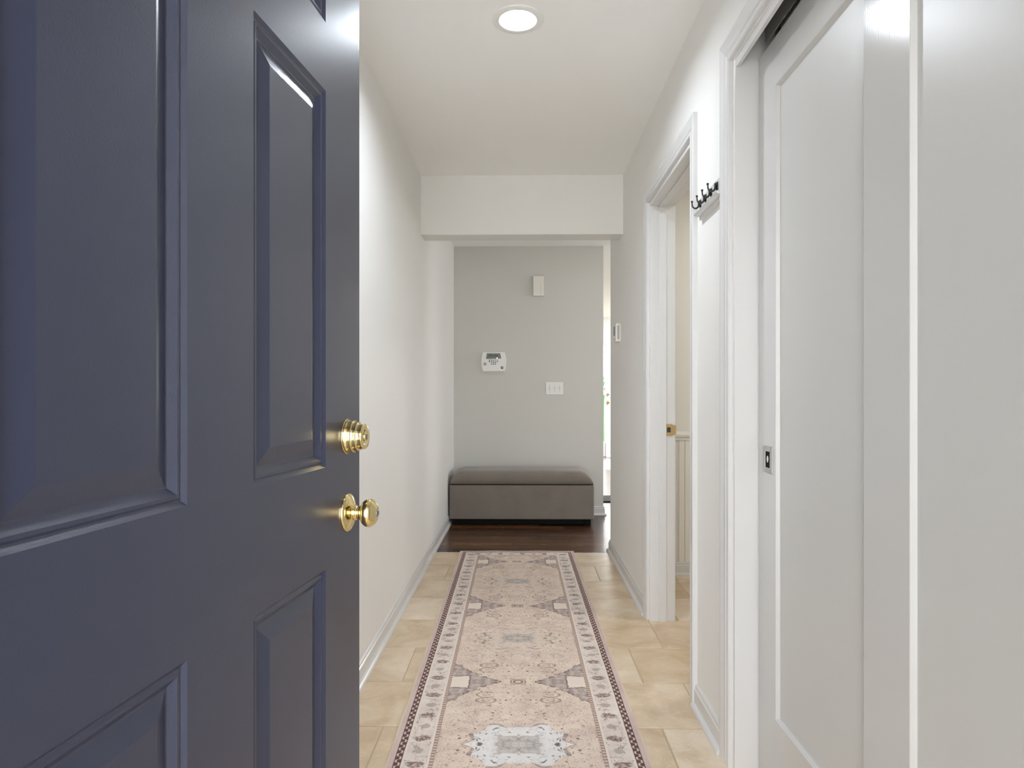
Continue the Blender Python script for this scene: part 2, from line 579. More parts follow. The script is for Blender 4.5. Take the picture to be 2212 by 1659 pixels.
    c = nt.mix(nt.smooth(d, 0.0535, 0.0525), c, CREAM)
    # running meander border
    ph = a * 2 * PI / 0.034
    cen = 0.0335 + ph.sin() * 0.0065
    sq = nt.smooth((d - 0.0335 - (ph.sin() * 3.0).max(-1.0).min(1.0) * 0.0055).abs(), 0.0038, 0.0022)
    mean = nt.mix(sq, srgb(88, 62, 60), srgb(206, 186, 176))
    c = nt.mix(nt.smooth(d, 0.0455, 0.0445), c, mean)
    pinkc = nt.ramp(mott, [(0.3, srgb(190, 170, 166)), (0.7, srgb(207, 188, 183))])
    c = nt.mix(nt.smooth(d, 0.0225, 0.0215), c, pinkc)
    c = nt.mix(nt.smooth(d, 0.0060, 0.0050), c, srgb(214, 196, 172))
    # wear
    weave = nt.noise(co, 420, 2)
    c2 = nt.mix(nt.smooth(weave, 0.3, 0.75) * 0.16, c, srgb(180, 160, 152))
    nt.set(b.inputs['Base Color'], c2)
    b.inputs['Roughness'].default_value = 0.9
    b.inputs['Specular IOR Level'].default_value = 0.2
    nt.bump(weave, 0.4, 0.001)
    return m


M_RUG = rug_mat()


def beadboard():
    m = bpy.data.materials.new('cream_bath_paint'); nt = NT(m); b = nt.b
    nt.set(b.inputs['Base Color'], nt.mix(nt.noise(nt.coord('Object'), 2, 2), (0.76, 0.745, 0.70), (0.79, 0.775, 0.735)))
    b.inputs['Roughness'].default_value = 0.45
    return m


M_BATH = beadboard()
M_CONCRETE = paint('porch_concrete', (0.42, 0.41, 0.39), 0.9, 90, 0.3)
M_SKYBLOCK = paint('sky_block_paint', (0.30, 0.29, 0.27), 0.7, 40, 0.2)
M_BOUNCE = paint('bounce_ground_paint', (0.62, 0.61, 0.59), 0.9, 60, 0.3)
M_LEAF = mat('leaf_green', (0.035, 0.13, 0.04), 0.5)
M_SIDING = mat('pale_siding', (0.62, 0.63, 0.62), 0.6)
M_LAWN = mat('lawn', (0.20, 0.26, 0.12), 0.9)

# ------------------------------------------------------------------ shell
# floor: each tile bevelled, grout below
JA = [-0.47, 0.0, 0.47, 0.94, 1.41, 1.88]
JB = [-0.315, 0.155, 0.625, 1.095, 1.565, 2.035]
ROWS = [(4.756, [-0.16, 0.31, 0.78, 1.25]), (4.384, JA), (4.035, [-0.32, 0.15, 0.93, 1.40]), (3.685, [-0.165, 0.305, 0.775, 1.245, 1.715]),
        (3.335, JB), (2.970, JA), (2.614, JB), (2.262, JA), (1.907, JB), (1.552, JA), (1.197, JB), (0.842, JA), (0.487, JB), (0.18, [])]
X_TILE0, X_TILE1 = -0.70, 2.45


def build_tiles():
    bm = bmesh.new()
    shade = bm.faces.layers.float.new('tile_shade')
    g = 0.0016; bv = 0.0022; zt = 0.0; zb = -0.0022
    for k in range(len(ROWS) - 1):
        y1, js = ROWS[k]; y0 = ROWS[k + 1][0]
        xs = [X_TILE0] + [j for j in js if X_TILE0 < j < X_TILE1] + [X_TILE1]
        for xa, xb in zip(xs, xs[1:]):
            t = random.random()
            o = [(xa + g, y0 + g), (xb - g, y0 + g), (xb - g, y1 - g), (xa + g, y1 - g)]
            i = [(xa + g + bv, y0 + g + bv), (xb - g - bv, y0 + g + bv), (xb - g - bv, y1 - g - bv), (xa + g + bv, y1 - g - bv)]
            vo = [bm.verts.new((*p, zb)) for p in o]; vi = [bm.verts.new((*p, zt)) for p in i]
            fs = [bm.faces.new(vi)] + [bm.faces.new((vo[q], vo[(q + 1) % 4], vi[(q + 1) % 4], vi[q])) for q in range(4)]
            for f in fs: f[shade] = t
    # grout bed
    n0 = len(bm.faces)
    vs = [bm.verts.new(p) for p in ((X_TILE0, 0.18, -0.0014), (X_TILE1, 0.18, -0.0014), (X_TILE1, Y_WOOD, -0.0014), (X_TILE0, Y_WOOD, -0.0014))]
    f = bm.faces.new(vs); f.material_index = 1
    box(bm, X_TILE0, X_TILE1, 0.18, Y_WOOD, -0.12, -0.012)
    for ff in list(bm.faces)[n0:]: ff.material_index = 1
    me = bpy.data.meshes.new('floor'); bm.to_mesh(me); bm.free()
    o = bpy.data.objects.new('floor', me); C.objects.link(o)
    me.materials.append(M_TILE); me.materials.append(M_GROUT)
    return o


structure(build_tiles(), 'beige ceramic tile floor of the entry hall', 'floor')
structure(boxes('floor_hardwood', [(-0.76, X_LIV + 0.12, Y_WOOD, Y_FAR + 0.12, -0.12, 0.0)], M_WOOD),
          'dark brown hardwood plank floor past the tile', 'floor')
structure(boxes('porch', [(-1.6, 1.8, -1.1, 0.18, -0.22, -0.03)], M_CONCRETE))
structure(boxes('sky_block_walls', [(-0.97, -0.85, -1.5, 0.18, -0.22, 2.7), (1.02, 1.14, -1.5, 0.18, -0.22, 2.7)], M_SKYBLOCK))  # side walls added out of view to keep sky off the doors
structure(boxes('sky_block_roof', [(-0.97, 1.14, -1.6, 0.18, 2.7, 2.8)], M_SKYBLOCK))  # roof added out of view to block the high sky
structure(boxes('bounce_ground', [(-12, 12, -16, -1.1, -0.34, -0.20)], M_BOUNCE))  # pale ground added to bounce sun and sky onto the ceiling

# ceiling with a round hole for the lamp
def build_ceiling():
    bm = bmesh.new()
    hx, hy = LIGHT; s = 0.2; r = 0.066; n = 64
    X0, X1, Y0, Y1 = XL - 0.12, X_LIV + 0.12, 0.18, Y_FAR + 0.12
    def quad(a, b, c, d): bm.faces.new([bm.verts.new((*p, H)) for p in (a, b, c, d)])
    quad((X0, Y0), (X1, Y0), (X1, hy - s), (X0, hy - s))
    quad((X0, hy + s), (X1, hy + s), (X1, Y1), (X0, Y1))
    quad((X0, hy - s), (hx - s, hy - s), (hx - s, hy + s), (X0, hy + s))
    quad((hx + s, hy - s), (X1, hy - s), (X1, hy + s), (hx + s, hy + s))
    ci = []; co_ = []
    for k in range(n):
        a = 2 * PI * k / n; c_, s_ = math.cos(a), math.sin(a)
        m_ = s / max(abs(c_), abs(s_))
        ci.append(bm.verts.new((hx + r * c_, hy + r * s_, H))); co_.append(bm.verts.new((hx + m_ * c_, hy + m_ * s_, H)))
    for k in range(n):
        j = (k + 1) % n
        bm.faces.new((ci[k], ci[j], co_[j], co_[k]))
    me = bpy.data.meshes.new('ceiling')
    for f in bm.faces:
        if f.normal.z > 0: pass
    bmesh.ops.recalc_face_normals(bm, faces=bm.faces[:])
    bm.to_mesh(me); bm.free(); me.materials.append(M_CEIL)
    o = bpy.data.objects.new('ceiling', me); C.objects.link(o)
    return o


structure(build_ceiling(), 'flat off-white ceiling', 'ceiling')
structure(boxes('roof_slab', [(XL - 0.12, X_LIV + 0.12, 0.18, Y_FAR + 0.12, H + 0.14, H + 0.2)], M_CEIL))

structure(boxes('wall_left', [(XL - 0.12, XL, 0.18, Y_BACK + 0.12, 0, H)], M_WALL), 'plain off-white hall wall on the left', 'wall')
XW = XR + WT
structure(boxes('wall_right', [
    (XR, XW, YF, CL0, 0, H), (XR, XR + 0.014, CL0, CL1, CLZ, 2.26), (XR, XW, CL0, CL1, 2.26, H), (XR, XW, CL1, DW0, 0, H),
    (XR, XW, DW0, DW1, DWZ, H), (XR, XW, DW1, Y_RE, 0, H),
    (XW, X_LIV, Y_BATH + 0.01, Y_RE, 0, H)], M_WALL), 'off-white hall wall with closet and doorway on the right', 'wall')
structure(boxes('wall_front', [(XL - 0.12, -0.41, 0.18, YF, 0, H), (0.53, 2.45, 0.18, YF, 0, H), (-0.41, 0.53, 0.18, YF, 2.06, H)], M_WALL))
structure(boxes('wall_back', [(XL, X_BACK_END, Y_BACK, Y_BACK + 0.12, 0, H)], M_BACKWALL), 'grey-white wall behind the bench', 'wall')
structure(boxes('beam', [(XL, XR, HB0, HB1, HBZ, H)], M_WALL), 'white dropped header across the hall', 'beam')
# closet and bathroom enclosures
structure(boxes('wall_closet', [(XW, 1.36, YF, 2.16, 2.36, 2.44), (1.36, 1.44, YF, 2.16, 0, H), (XW, 1.36, 2.08, 2.16, 0, H)], M_WALL))
structure(boxes('wall_bathroom', [(XW, 2.45, Y_BATH, Y_BATH + 0.01, 0, H), (2.45, 2.55, 0.18, Y_BATH, 0, H), (1.44, 2.45, 1.98, 2.08, 0, H)], M_BATH),
          'cream wall seen through the doorway', 'wall')
# living room beyond
structure(boxes('wall_living', [
    (X_LIV, X_LIV + 0.12, Y_RE, 5.0, 0, H), (X_LIV, X_LIV + 0.12, 6.5, 8.6, 0, H), (X_LIV, X_LIV + 0.12, 11.4, Y_FAR, 0, H), (X_LIV, X_LIV + 0.12, 8.6, 11.4, 0, 0.4), (X_LIV, X_LIV + 0.12, 8.6, 11.4, 2.25, H),
    (X_LIV, X_LIV + 0.12, 5.0, 6.5, 0, 0.7), (X_LIV, X_LIV + 0.12, 5.0, 6.5, 2.0, H),
    (XL - 0.12, XL, Y_BACK + 0.12, Y_FAR, 0, H)], M_WALL))
D3X0, D3X1, SL0, SL1 = 1.512, 2.412, 0.95, 1.490
structure(boxes('wall_far', [
    (XL - 0.12, SL0 - 0.04, Y_FAR, Y_FAR + 0.12, 0, H), (D3X1 + 0.04, X_LIV + 0.12, Y_FAR, Y_FAR + 0.12, 0, H),
    (SL0 - 0.04, D3X1 + 0.04, Y_FAR, Y_FAR + 0.12, 2.04, H)], M_WALL))

# ------------------------------------------------------------------ baseboards: board, cap bead and quarter-round shoe
BP = [(0, 0), (0.027, 0), (0.0265, 0.006), (0.024, 0.012), (0.019, 0.0165), (0.0125, 0.018), (0.0125, 0.060), (0.011, 0.064),
      (0.0075, 0.067), (0.0085, 0.072), (0.007, 0.078), (0.003, 0.082), (0, 0.083)]


def base_y(name, xw, sgn, y0, y1):
    bm = bmesh.new()
    sweep(bm, BP, lambda p: [(xw + sgn * p[0], y0, p[1]), (xw + sgn * p[0], y1, p[1])])
    return structure(link(name, bm, M_TRIM))


def base_x(name, yw, sgn, x0, x1, m=None):
    bm = bmesh.new()
    sweep(bm, BP, lambda p: [(x0, yw + sgn * p[0], p[1]), (x1, yw + sgn * p[0], p[1])])
    return structure(link(name, bm, m or M_TRIM))


base_y('baseboard_left', XL, 1, YF, Y_BACK)
# right baseboard turns the wall end
bm = bmesh.new()
sweep(bm, BP, lambda p: [(XR - p[0], DW1 + 0.068, p[1]), (XR - p[0], Y_RE + p[0], p[1]), (XW + 0.6, Y_RE + p[0], p[1])])
structure(link('baseboard_right', bm, M_TRIM), 'white baseboard at the foot of the right wall past the doorway', 'baseboard')
base_y('baseboard_right_near', XR, -1, CL1 + 0.076, DW0 - 0.068)
bm = bmesh.new()
sweep(bm, BP, lambda p: [(XL + 0.03, Y_BACK - p[0], p[1]), (X_BACK_END + p[0], Y_BACK - p[0], p[1]), (X_BACK_END + p[0], Y_BACK + 0.12, p[1])])
structure(link('baseboard_back', bm, M_TRIM))
base_x('baseboard_bathroom', Y_BATH, -1, XW, 2.45)
base_x('baseboard_far', Y_FAR, -1, XL, SL0 - 0.1)
# wainscot of the bathroom: beaded boards and chair rail
bm = bmesh.new()
x = XW + 0.001
while x < 2.4:
    for (a, b_, t) in ((0.0, 0.036, 0.006), (0.038, 0.046, 0.0045), (0.048, 0.084, 0.006)):
        box(bm, x + a, x + b_, Y_BATH - t, Y_BATH, 0.08, 0.84, 0.0015, 1)
    x += 0.086
CR = [(0, 0), (0.010, 0), (0.012, 0.010), (0.008, 0.014), (0.018, 0.024), (0.020, 0.036), (0.014, 0.042), (0.006, 0.05), (0, 0.055)]
sweep(bm, CR, lambda p: [(XW, Y_BATH - p[0], 0.835 + p[1]), (2.45, Y_BATH - p[0], 0.835 + p[1])])
structure(link('trim_wainscot', bm, M_BATH))

# ------------------------------------------------------------------ door casings
CP = [(0.004, 0.0), (0.004, 0.010), (0.007, 0.0125), (0.013, 0.0125), (0.016, 0.0105), (0.021, 0.0105), (0.026, 0.0135), (0.032, 0.0135),
      (0.040, 0.0145), (0.056, 0.018), (0.062, 0.0185), (0.066, 0.0170), (0.068, 0.013), (0.068, 0.0)]


def casing(name, y0, y1, z1, k=1.0):
    bm = bmesh.new()
    def ring(p):
        w, h = p[0] * k, p[1]
        return [(XR - h, y0 - w, 0), (XR - h, y0 - w, z1 + w), (XR - h, y1 + w, z1 + w), (XR - h, y1 + w, 0)]
    sweep(bm, CP, ring)
    return structure(link(name, bm, M_TRIM))


casing('trim_1', CL0, CL1, CLZ, 1.12)
casing('trim_2', DW0, DW1, DWZ)
# jambs
JT = 0.018
structure(boxes('trim_3', [(XR + 0.001, XW - 0.001, CL1 - JT, CL1 - 0.0005, 0, 2.2595), (XR + 0.001, XW - 0.001, CL0 + 0.0005, CL0 + JT, 0, 2.2595),
                           (XR + 0.004, XR + 0.015, CL0 + JT, CL1 - JT, 2.094, 2.150)], M_TRIM, bevel=0.0012),
          'white jambs and fascia of the closet opening', 'trim')
structure(boxes('trim_4', [(XR + 0.001, XW + 0.006, DW1 - JT, DW1 - 0.0005, 0, DWZ - 0.0005), (XR + 0.001, XW + 0.006, DW0 + 0.0005, DW0 + JT, 0, DWZ - 0.0005),
                           (XR + 0.001, XW + 0.006, DW0 + JT, DW1 - JT, DWZ - JT, DWZ - 0.0005),
                           (XR + 0.045, XR + 0.080, DW1 - JT - 0.010, DW1 - JT, 0, DWZ - JT), (XR + 0.045, XR + 0.080, DW0 + JT, DW0 + JT + 0.010, 0, DWZ - JT),
                           (XR + 0.045, XR + 0.080, DW0 + JT, DW1 - JT, DWZ - JT - 0.010, DWZ - JT)], M_TRIM, bevel=0.0012),
          'white jambs and stop of the bathroom doorway', 'trim')
YJ = DW1 - JT
# strike plate let into the jamb
t = thing('strike_plate', 'brass strike plate screwed to the white doorway jamb', 'strike plate', (XR + 0.1, YJ, 0.945))
bm = bmesh.new()
def plate_with_hole(bm, x0, x1, z0, z1, hx0, hx1, hz0, hz1, y, th):
    for (a, b_, c, d) in ((x0, hx0, z0, z1), (hx1, x1, z0, z1), (hx0, hx1, z0, hz0), (hx0, hx1, hz1, z1)):
        box(bm, a, b_, y - th, y, c, d)
plate_with_hole(bm, -0.022, 0.012, -0.029, 0.029, -0.015, 0.003, -0.0125, 0.0125, 0.0, 0.0022)
box(bm, 0.012, 0.026, -0.0022, 0.0, -0.024, 0.024, 0.001)
box(bm, 0.025, 0.0295, -0.0022, 0.012, -0.020, 0.020, 0.001)
link('plate', bm, M_BRASSD, t)
boxes('latch_hole', [(-0.015, 0.003, -0.0008, -0.0002, -0.0125, 0.0125)], M_SLOT, t)
for zz in (-0.022, 0.022):
    bm = bmesh.new(); lathe(bm, [(0.0, 0.0), (0.0036, 0.0), (0.003, 0.0012), (0, 0.0013)], 16, Matrix.Translation((-0.006, -0.0022, zz)) @ Matrix.Rotation(PI / 2, 4, 'X'), False)
    link('screw', bm, M_BRASSD, t, True)

# ------------------------------------------------------------------ front door, swung open
DV = 1285.0 - VPX                # offset of the door's own vanishing point
kd = DV / F
ang = math.atan(kd)
YE = 1.2294
XE = px_x(775, YE)
DW = 0.914
# local frame: +x along the door from latch edge towards the hinge, +y into the door's thickness, z up
d_dir = Vector((-math.sin(ang), -math.cos(ang), 0))
n_out = Vector((math.cos(ang), -math.sin(ang), 0))
door = thing('door_1', 'navy blue six-panel front door with brass hardware, swung open on the left', 'door', (XE, YE, 0))
door['kind'] = 'structure'
# columns: local x = d_dir, local y = -n_out, local z
door.matrix_world = Matrix(((d_dir.x, -n_out.x, 0, XE), (d_dir.y, -n_out.y, 0, YE), (0, 0, 1, 0), (0, 0, 0, 1)))
TS = [0.0, 0.155, 0.385, 0.5245, 0.764, DW]
ZS = [0.012, 0.20, 0.842, 1.006, 1.612, 1.722, 1.888, 2.04]
PANELS = [(i, j) for i in (1, 3) for j in (1, 3, 5)]
bm = bmesh.new()
for i in range(5):
    for j in range(7):
        if (i, j) in PANELS: continue
        bm.faces.new([bm.verts.new(p) for p in ((TS[i], 0, ZS[j]), (TS[i + 1], 0, ZS[j]), (TS[i + 1], 0, ZS[j + 1]), (TS[i], 0, ZS[j + 1]))])
bmesh.ops.remove_doubles(bm, verts=bm.verts[:], dist=1e-5)
th = 0.044
def q(*ps): bm.faces.new([bm.verts.new(p) for p in ps])
z0, z1 = ZS[0], ZS[-1]
q((0, 0, z0), (0, 0, z1), (0, th, z1), (0, th, z0)); q((DW, 0, z0), (DW, 0, z1), (DW, th, z1), (DW, th, z0))
q((0, 0, z1), (DW, 0, z1), (DW, th, z1), (0, th, z1)); q((0, 0, z0), (DW, 0, z0), (DW, th, z0), (0, th, z0))
q((0, th, z0), (DW, th, z0), (DW, th, z1), (0, th, z1))
bmesh.ops.remove_doubles(bm, verts=bm.verts[:], dist=1e-5)
link('leaf', bm, M_NAVY, door)
PP = [(0, 0), (0.0052, 0.0044), (0.0066, 0.0046), (0.0092, 0.0032), (0.0128, 0.0031), (0.0165, 0.0060), (0.0210, 0.0096), (0.0230, 0.0098), (0.0465, 0.0026), (0.048, 0.0024)]
for i, j in PANELS:
    bm = bmesh.new()
    a0, a1, b0, b1 = TS[i], TS[i + 1], ZS[j], ZS[j + 1]
    rings = []
    for w, dpt in PP:
        rings.append([bm.verts.new(p) for p in ((a0 + w, dpt, b0 + w), (a1 - w, dpt, b0 + w), (a1 - w, dpt, b1 - w), (a0 + w, dpt, b1 - w))])
    for r0, r1 in zip(rings, rings[1:]):
        for k in range(4):
            bm.faces.new((r0[k], r0[(k + 1) % 4], r1[(k + 1) % 4], r1[k]))
    bm.faces.new(rings[-1])
    link('raised_panel', bm, M_NAVY, door)

# hardware axis: local -y is outwards
def hw(t_, z_): return Matrix.Translation((t_, 0, z_)) @ Matrix.Rotation(PI / 2, 4, 'X')
HT = 0.060
Mk = hw(HT, 1.050)
bm = bmesh.new()
lathe(bm, [(0.031, 0.0), (0.031, 0.0015), (0.030, 0.002)], 48, Mk); lathe(bm, [(0.0300, 0.002), (0.0304, 0.0035), (0.0298, 0.0050), (0.0280, 0.0128), (0.0281, 0.0134), (0.0278, 0.0140), (0.0262, 0.0143), (0.0260, 0.0150), (0.0250, 0.0208),
           (0.0251, 0.0214), (0.0247, 0.0220), (0.0234, 0.0223), (0.0231, 0.0232), (0.0222, 0.0296), (0.0224, 0.0305), (0.0220, 0.0320), (0.0208, 0.0330), (0.0105, 0.0330), (0.0100, 0.0318), (0.0, 0.0318)], 56, Mk, False)
db = link('deadbolt', bm, M_BRASS, door, True)
bm = bmesh.new()
lathe(bm, [(0.0078, 0.030), (0.0078, 0.0335), (0.0070, 0.0342), (0, 0.0342)], 32, Mk, False)
cy = link('lock_cylinder', bm, M_BRASS, db, True)
boxes('keyway', [(HT - 0.0012, HT + 0.0012, -0.0350, -0.0342, 1.0455, 1.0545)], M_SLOT, db)
Mk = hw(HT, 0.917)
bm = bmesh.new()
prof = [(0.0330, 0.0), (0.0333, 0.0015), (0.0328, 0.0035), (0.0300, 0.0055), (0.0230, 0.0085), (0.0160, 0.0110), (0.0130, 0.0118), (0.0128, 0.0130), (0.0135, 0.0140),
        (0.0135, 0.0160), (0.0115, 0.0170), (0.0105, 0.0190), (0.0108, 0.0215), (0.0125, 0.0240)]
prof += [(0.0248 * math.cos(a), 0.0395 + 0.0160 * math.sin(a)) for a in [(-62 + 6 * k) * PI / 180 for k in range(22)]]
prof += [(0.0085, 0.0549), (0.0076, 0.0540), (0.0, 0.0540)]
lathe(bm, prof, 56, Mk, False)
kb = link('door_knob', bm, M_BRASS, door, True)
bm = bmesh.new(); lathe(bm, [(0.0068, 0.0538), (0.0068, 0.0552), (0, 0.0552)], 28, Mk, False)
link('lock_cylinder', bm, M_BRUSHED, kb, True)
boxes('keyway', [(HT - 0.0010, HT + 0.0010, -0.0558, -0.0552, 0.9135, 0.9205)], M_SLOT, kb)
# knocker, of which only the lower tip shows at the top of the picture
tk = (TS[2] + TS[3]) / 2 + 0.003
bm = bmesh.new()
pts = []
for k in range(25):
    a = -PI / 2 + 2 * PI * k / 24
    pts.append((tk + 0.020 * math.cos(a), -0.014, 1.640 + 0.042 * math.sin(a)))
tube(bm, pts, 0.0042, 12)
ball(bm, (tk, -0.014, 1.597), 0.0075, 1, 1, 1.3)
lathe(bm, [(0.016, 0.0), (0.016, 0.003), (0.010, 0.008), (0.007, 0.014), (0.0, 0.018)], 32, hw(tk, 1.682), False)
link('door_knocker', bm, M_CHROME, door, True)

# ------------------------------------------------------------------ sliding closet door
XD = 0.700                                            # its hall-side face
cd = thing('door_2', 'glossy white sliding closet door with recessed panels on the right', 'door', (XD, CL0, 0))
cd['kind'] = 'structure'
DY0, DY1 = 0.56, CL1 - JT - 0.006
DZ0, DZ1 = 0.012, 2.112
PY = [DY0, 0.70, 1.224, 1.387, 1.866, DY1]
PZ = [DZ0, 0.223, 1.978, DZ1]
bm = bmesh.new()
for i in range(5):
    for j in range(3):
        if i in (1, 3) and j == 1: continue
        bm.faces.new([bm.verts.new(p) for p in ((XD, PY[i], PZ[j]), (XD, PY[i + 1], PZ[j]), (XD, PY[i + 1], PZ[j + 1]), (XD, PY[i], PZ[j + 1]))])
xt = XD + 0.035
def q2(*ps): bm.faces.new([bm.verts.new(p) for p in ps])
for (a, b_) in (((XD, DY0), (xt, DY0)), ((xt, DY0), (xt, DY1)), ((xt, DY1), (XD, DY1))):
    q2((*a, DZ0), (*b_, DZ0), (*b_, DZ1), (*a, DZ1))
q2((XD, DY0, DZ1), (XD, DY1, DZ1), (xt, DY1, DZ1), (xt, DY0, DZ1)); q2((XD, DY0, DZ0), (XD, DY1, DZ0), (xt, DY1, DZ0), (xt, DY0, DZ0))
bmesh.ops.remove_doubles(bm, verts=bm.verts[:], dist=1e-5)
bm.transform(Matrix.Translation((-XD, -CL0, 0)))
link('leaf', bm, M_CLOSET, cd)
for i in (1, 3):
    bm = bmesh.new()
    a0, a1, b0, b1 = PY[i], PY[i + 1], PZ[1], PZ[2]
    rings = []
    for w, dpt in ((0, 0), (0.001, 0.001), (0.004, 0.010), (0.005, 0.0115), (0.012, 0.0120)):
        rings.append([bm.verts.new((dpt, p, z)) for p, z in ((a0 + w - CL0, b0 + w), (a1 - w - CL0, b0 + w), (a1 - w - CL0, b1 - w), (a0 + w - CL0, b1 - w))])
    for r0, r1 in zip(rings, rings[1:]):
        for k in range(4):
            bm.faces.new((r0[k], r0[(k + 1) % 4], r1[(k + 1) % 4], r1[k]))
    bm.faces.new(rings[-1])
    link('recessed_panel', bm, M_CLOSETP, cd)
# flush pull
pz, py0, py1 = px_z(992, 1.92), 1.886, 1.957
pc = (py0 + py1) / 2
hw_, hh = (py1 - py0) / 2, 0.038
pull = boxes('flush_pull', [(-0.0022, 0.0, pc - CL0 - hw_, pc - CL0 - 0.017, pz - hh, pz + hh), (-0.0022, 0.0, pc - CL0 + 0.019, pc - CL0 + hw_, pz - hh, pz + hh),
                            (-0.0022, 0.0, pc - CL0 - 0.017, pc - CL0 + 0.019, pz - hh, pz - 0.023), (-0.0022, 0.0, pc - CL0 - 0.017, pc - CL0 + 0.019, pz + 0.023, pz + hh)],
             M_BRUSHED, cd, bevel=0.0008)
bm = bmesh.new()
Mx = Matrix.Translation((-0.0006, pc + 0.001 - CL0, pz))
q3 = []
for (s_, dx) in ((1.0, 0.0), (0.9, 0.0002), (0.55, 0.0004)):
    q3.append([bm.verts.new((-0.0006 + dx, pc + 0.001 - CL0 + sy * 0.018 * s_, pz + sz * 0.023 * s_)) for sy, sz in ((-1, -1), (1, -1), (1, 1), (-1, 1))])
for r0, r1 in zip(q3, q3[1:]):
    for k in range(4): bm.faces.new((r0[k], r0[(k + 1) % 4], r1[(k + 1) % 4], r1[k]))
bm.faces.new(q3[-1])
link('pull_cup', bm, M_BLACK, pull)
bm = bmesh.new()
ball(bm, (-0.0012, pc + 0.001 - CL0, pz + 0.001), 0.010, 0.12, 0.7, 1.0)
link('finger_lever', bm, M_CHROME, pull, True)
# track
tr = thing('door_track', 'dark metal sliding-door track above the white closet door', 'door track', (XR + 0.018, CL0 + JT, 2.12))
Lt = CL1 - 0.09 - CL0 - JT
bm = bmesh.new()
box(bm, 0.0, 0.094, 0, Lt, 0.060, 0.064); box(bm, 0.092, 0.094, 0, Lt, 0.0, 0.060); box(bm, 0.046, 0.049, 0, Lt, 0.004, 0.060); box(bm, 0.0, 0.012, 0, Lt, 0.010, 0.013)
link('channel', bm, M_TRACK, tr)
boxes('front_lip', [(0.0, 0.0022, 0, Lt, -0.008, 0.060)], M_TRACK, tr)
boxes('lip_edge', [(0.0118, 0.0142, 0, Lt, 0.008, 0.018)], M_TRACKLIP, tr)
bm = bmesh.new(); lathe(bm, [(0.0, 0.0), (0.006, 0.0), (0.006, 0.003), (0.0, 0.004)], 20, Matrix.Translation((0.028, Lt - 0.13, 0.060)) @ Matrix.Rotation(PI, 4, 'X'), False)
link('screw', bm, M_BLACK, tr, True)

# ------------------------------------------------------------------ recessed ceiling light
rl = thing('recessed_light', 'round recessed ceiling downlight with ribbed white baffle, switched on', 'ceiling light', (LIGHT[0], LIGHT[1], H))
bm = bmesh.new()
lathe(bm, [(0.095, 0.0), (0.0945, -0.0025), (0.092, -0.004), (0.075, -0.0052), (0.066, -0.0045), (0.0645, -0.001), (0.0645, 0.004)], 96, None, False)
link('trim_ring', bm, M_WHITE, rl, True)
bm = bmesh.new()
pr = []
for k in range(6):
    h0 = 0.0015 + k * 0.0029; r0 = 0.0642 - k * 0.0020
    pr += [(r0, h0), (r0 - 0.0003, h0 + 0.0021), (r0 - 0.0013, h0 + 0.0021), (r0 - 0.0017, h0 + 0.0029)]
lathe(bm, pr, 96, None, False)
link('baffle', bm, M_WHITE, rl)
bm = bmesh.new(); lathe(bm, [(0.0522, 0.0195), (0.0510, 0.0185), (0.0, 0.0180)], 64, None, False)
link('lens', bm, M_LENS, rl, True)

# ------------------------------------------------------------------ bench
BX0, BX1, BY0, BY1 = -0.621, 0.612, 5.72, 6.19
bn = thing('storage_bench', 'grey fabric storage bench against the far hall wall', 'bench', ((BX0 + BX1) / 2, (BY0 + BY1) / 2, 0))
hx, hy = (BX1 - BX0) / 2, (BY1 - BY0) / 2
bm = bmesh.new(); box(bm, -hx, hx, -hy, hy, 0.052, 0.344, 0.008, 3)
bx = link('box', bm, M_FABRIC, bn)
for sx in (-1, 1):
    boxes('seam', [(sx * hx * 0.333 - 0.0008, sx * hx * 0.333 + 0.0008, -hy - 0.0006, -hy + 0.002, 0.058, 0.338)], M_FABRIC, bx)
# padded lid, domed with large rounded ends
bm = bmesh.new()
ns = 10
def lid_z(fx, fy):
    # fx, fy in 0..1 distance from the nearest end / long edge, metres
    ex = min(1.0, fx / 0.115); ey = min(1.0, fy / 0.075)
    rx_ = math.sqrt(max(0, 1 - (1 - ex) ** 2)); ry_ = math.sqrt(max(0, 1 - (1 - ey) ** 2))
    return rx_, ry_
xs = []; ys = []
lx, ly = hx - 0.004, hy + 0.002
for k in range(13): xs.append(0.115 * (1 - math.cos(PI / 2 * k / 12)))
xs = [-lx + a for a in xs] + [(-lx + 0.115) + (2 * lx - 0.23) * k / 30 for k in range(1, 30)] + [lx - a for a in reversed(xs)]
ye = [0.075 * (1 - math.cos(PI / 2 * k / 10)) for k in range(11)]
ys = [-ly + a for a in ye] + [(-ly + 0.075) + (2 * ly - 0.15) * k / 12 for k in range(1, 12)] + [ly - a for a in reversed(ye)]
top = {}
for i, X_ in enumerate(xs):
    for j, Y_ in enumerate(ys):
        rx_, ry_ = lid_z(lx - abs(X_), ly - abs(Y_))
        zz = 0.352 + 0.030 + (0.075 * min(rx_, 1) * (0.35 + 0.65 * ry_)) * (1.0 if ry_ > 0 else 0.35) - 0.030 * (1 - rx_) 
        zz += 0.012 * (1 - (X_ / lx) ** 2) * (1 - (Y_ / ly) ** 2)
        top[i, j] = bm.verts.new((X_, Y_, zz))
for i in range(len(xs) - 1):
    for j in range(len(ys) - 1):
        bm.faces.new((top[i, j], top[i + 1, j], top[i + 1, j + 1], top[i, j + 1]))
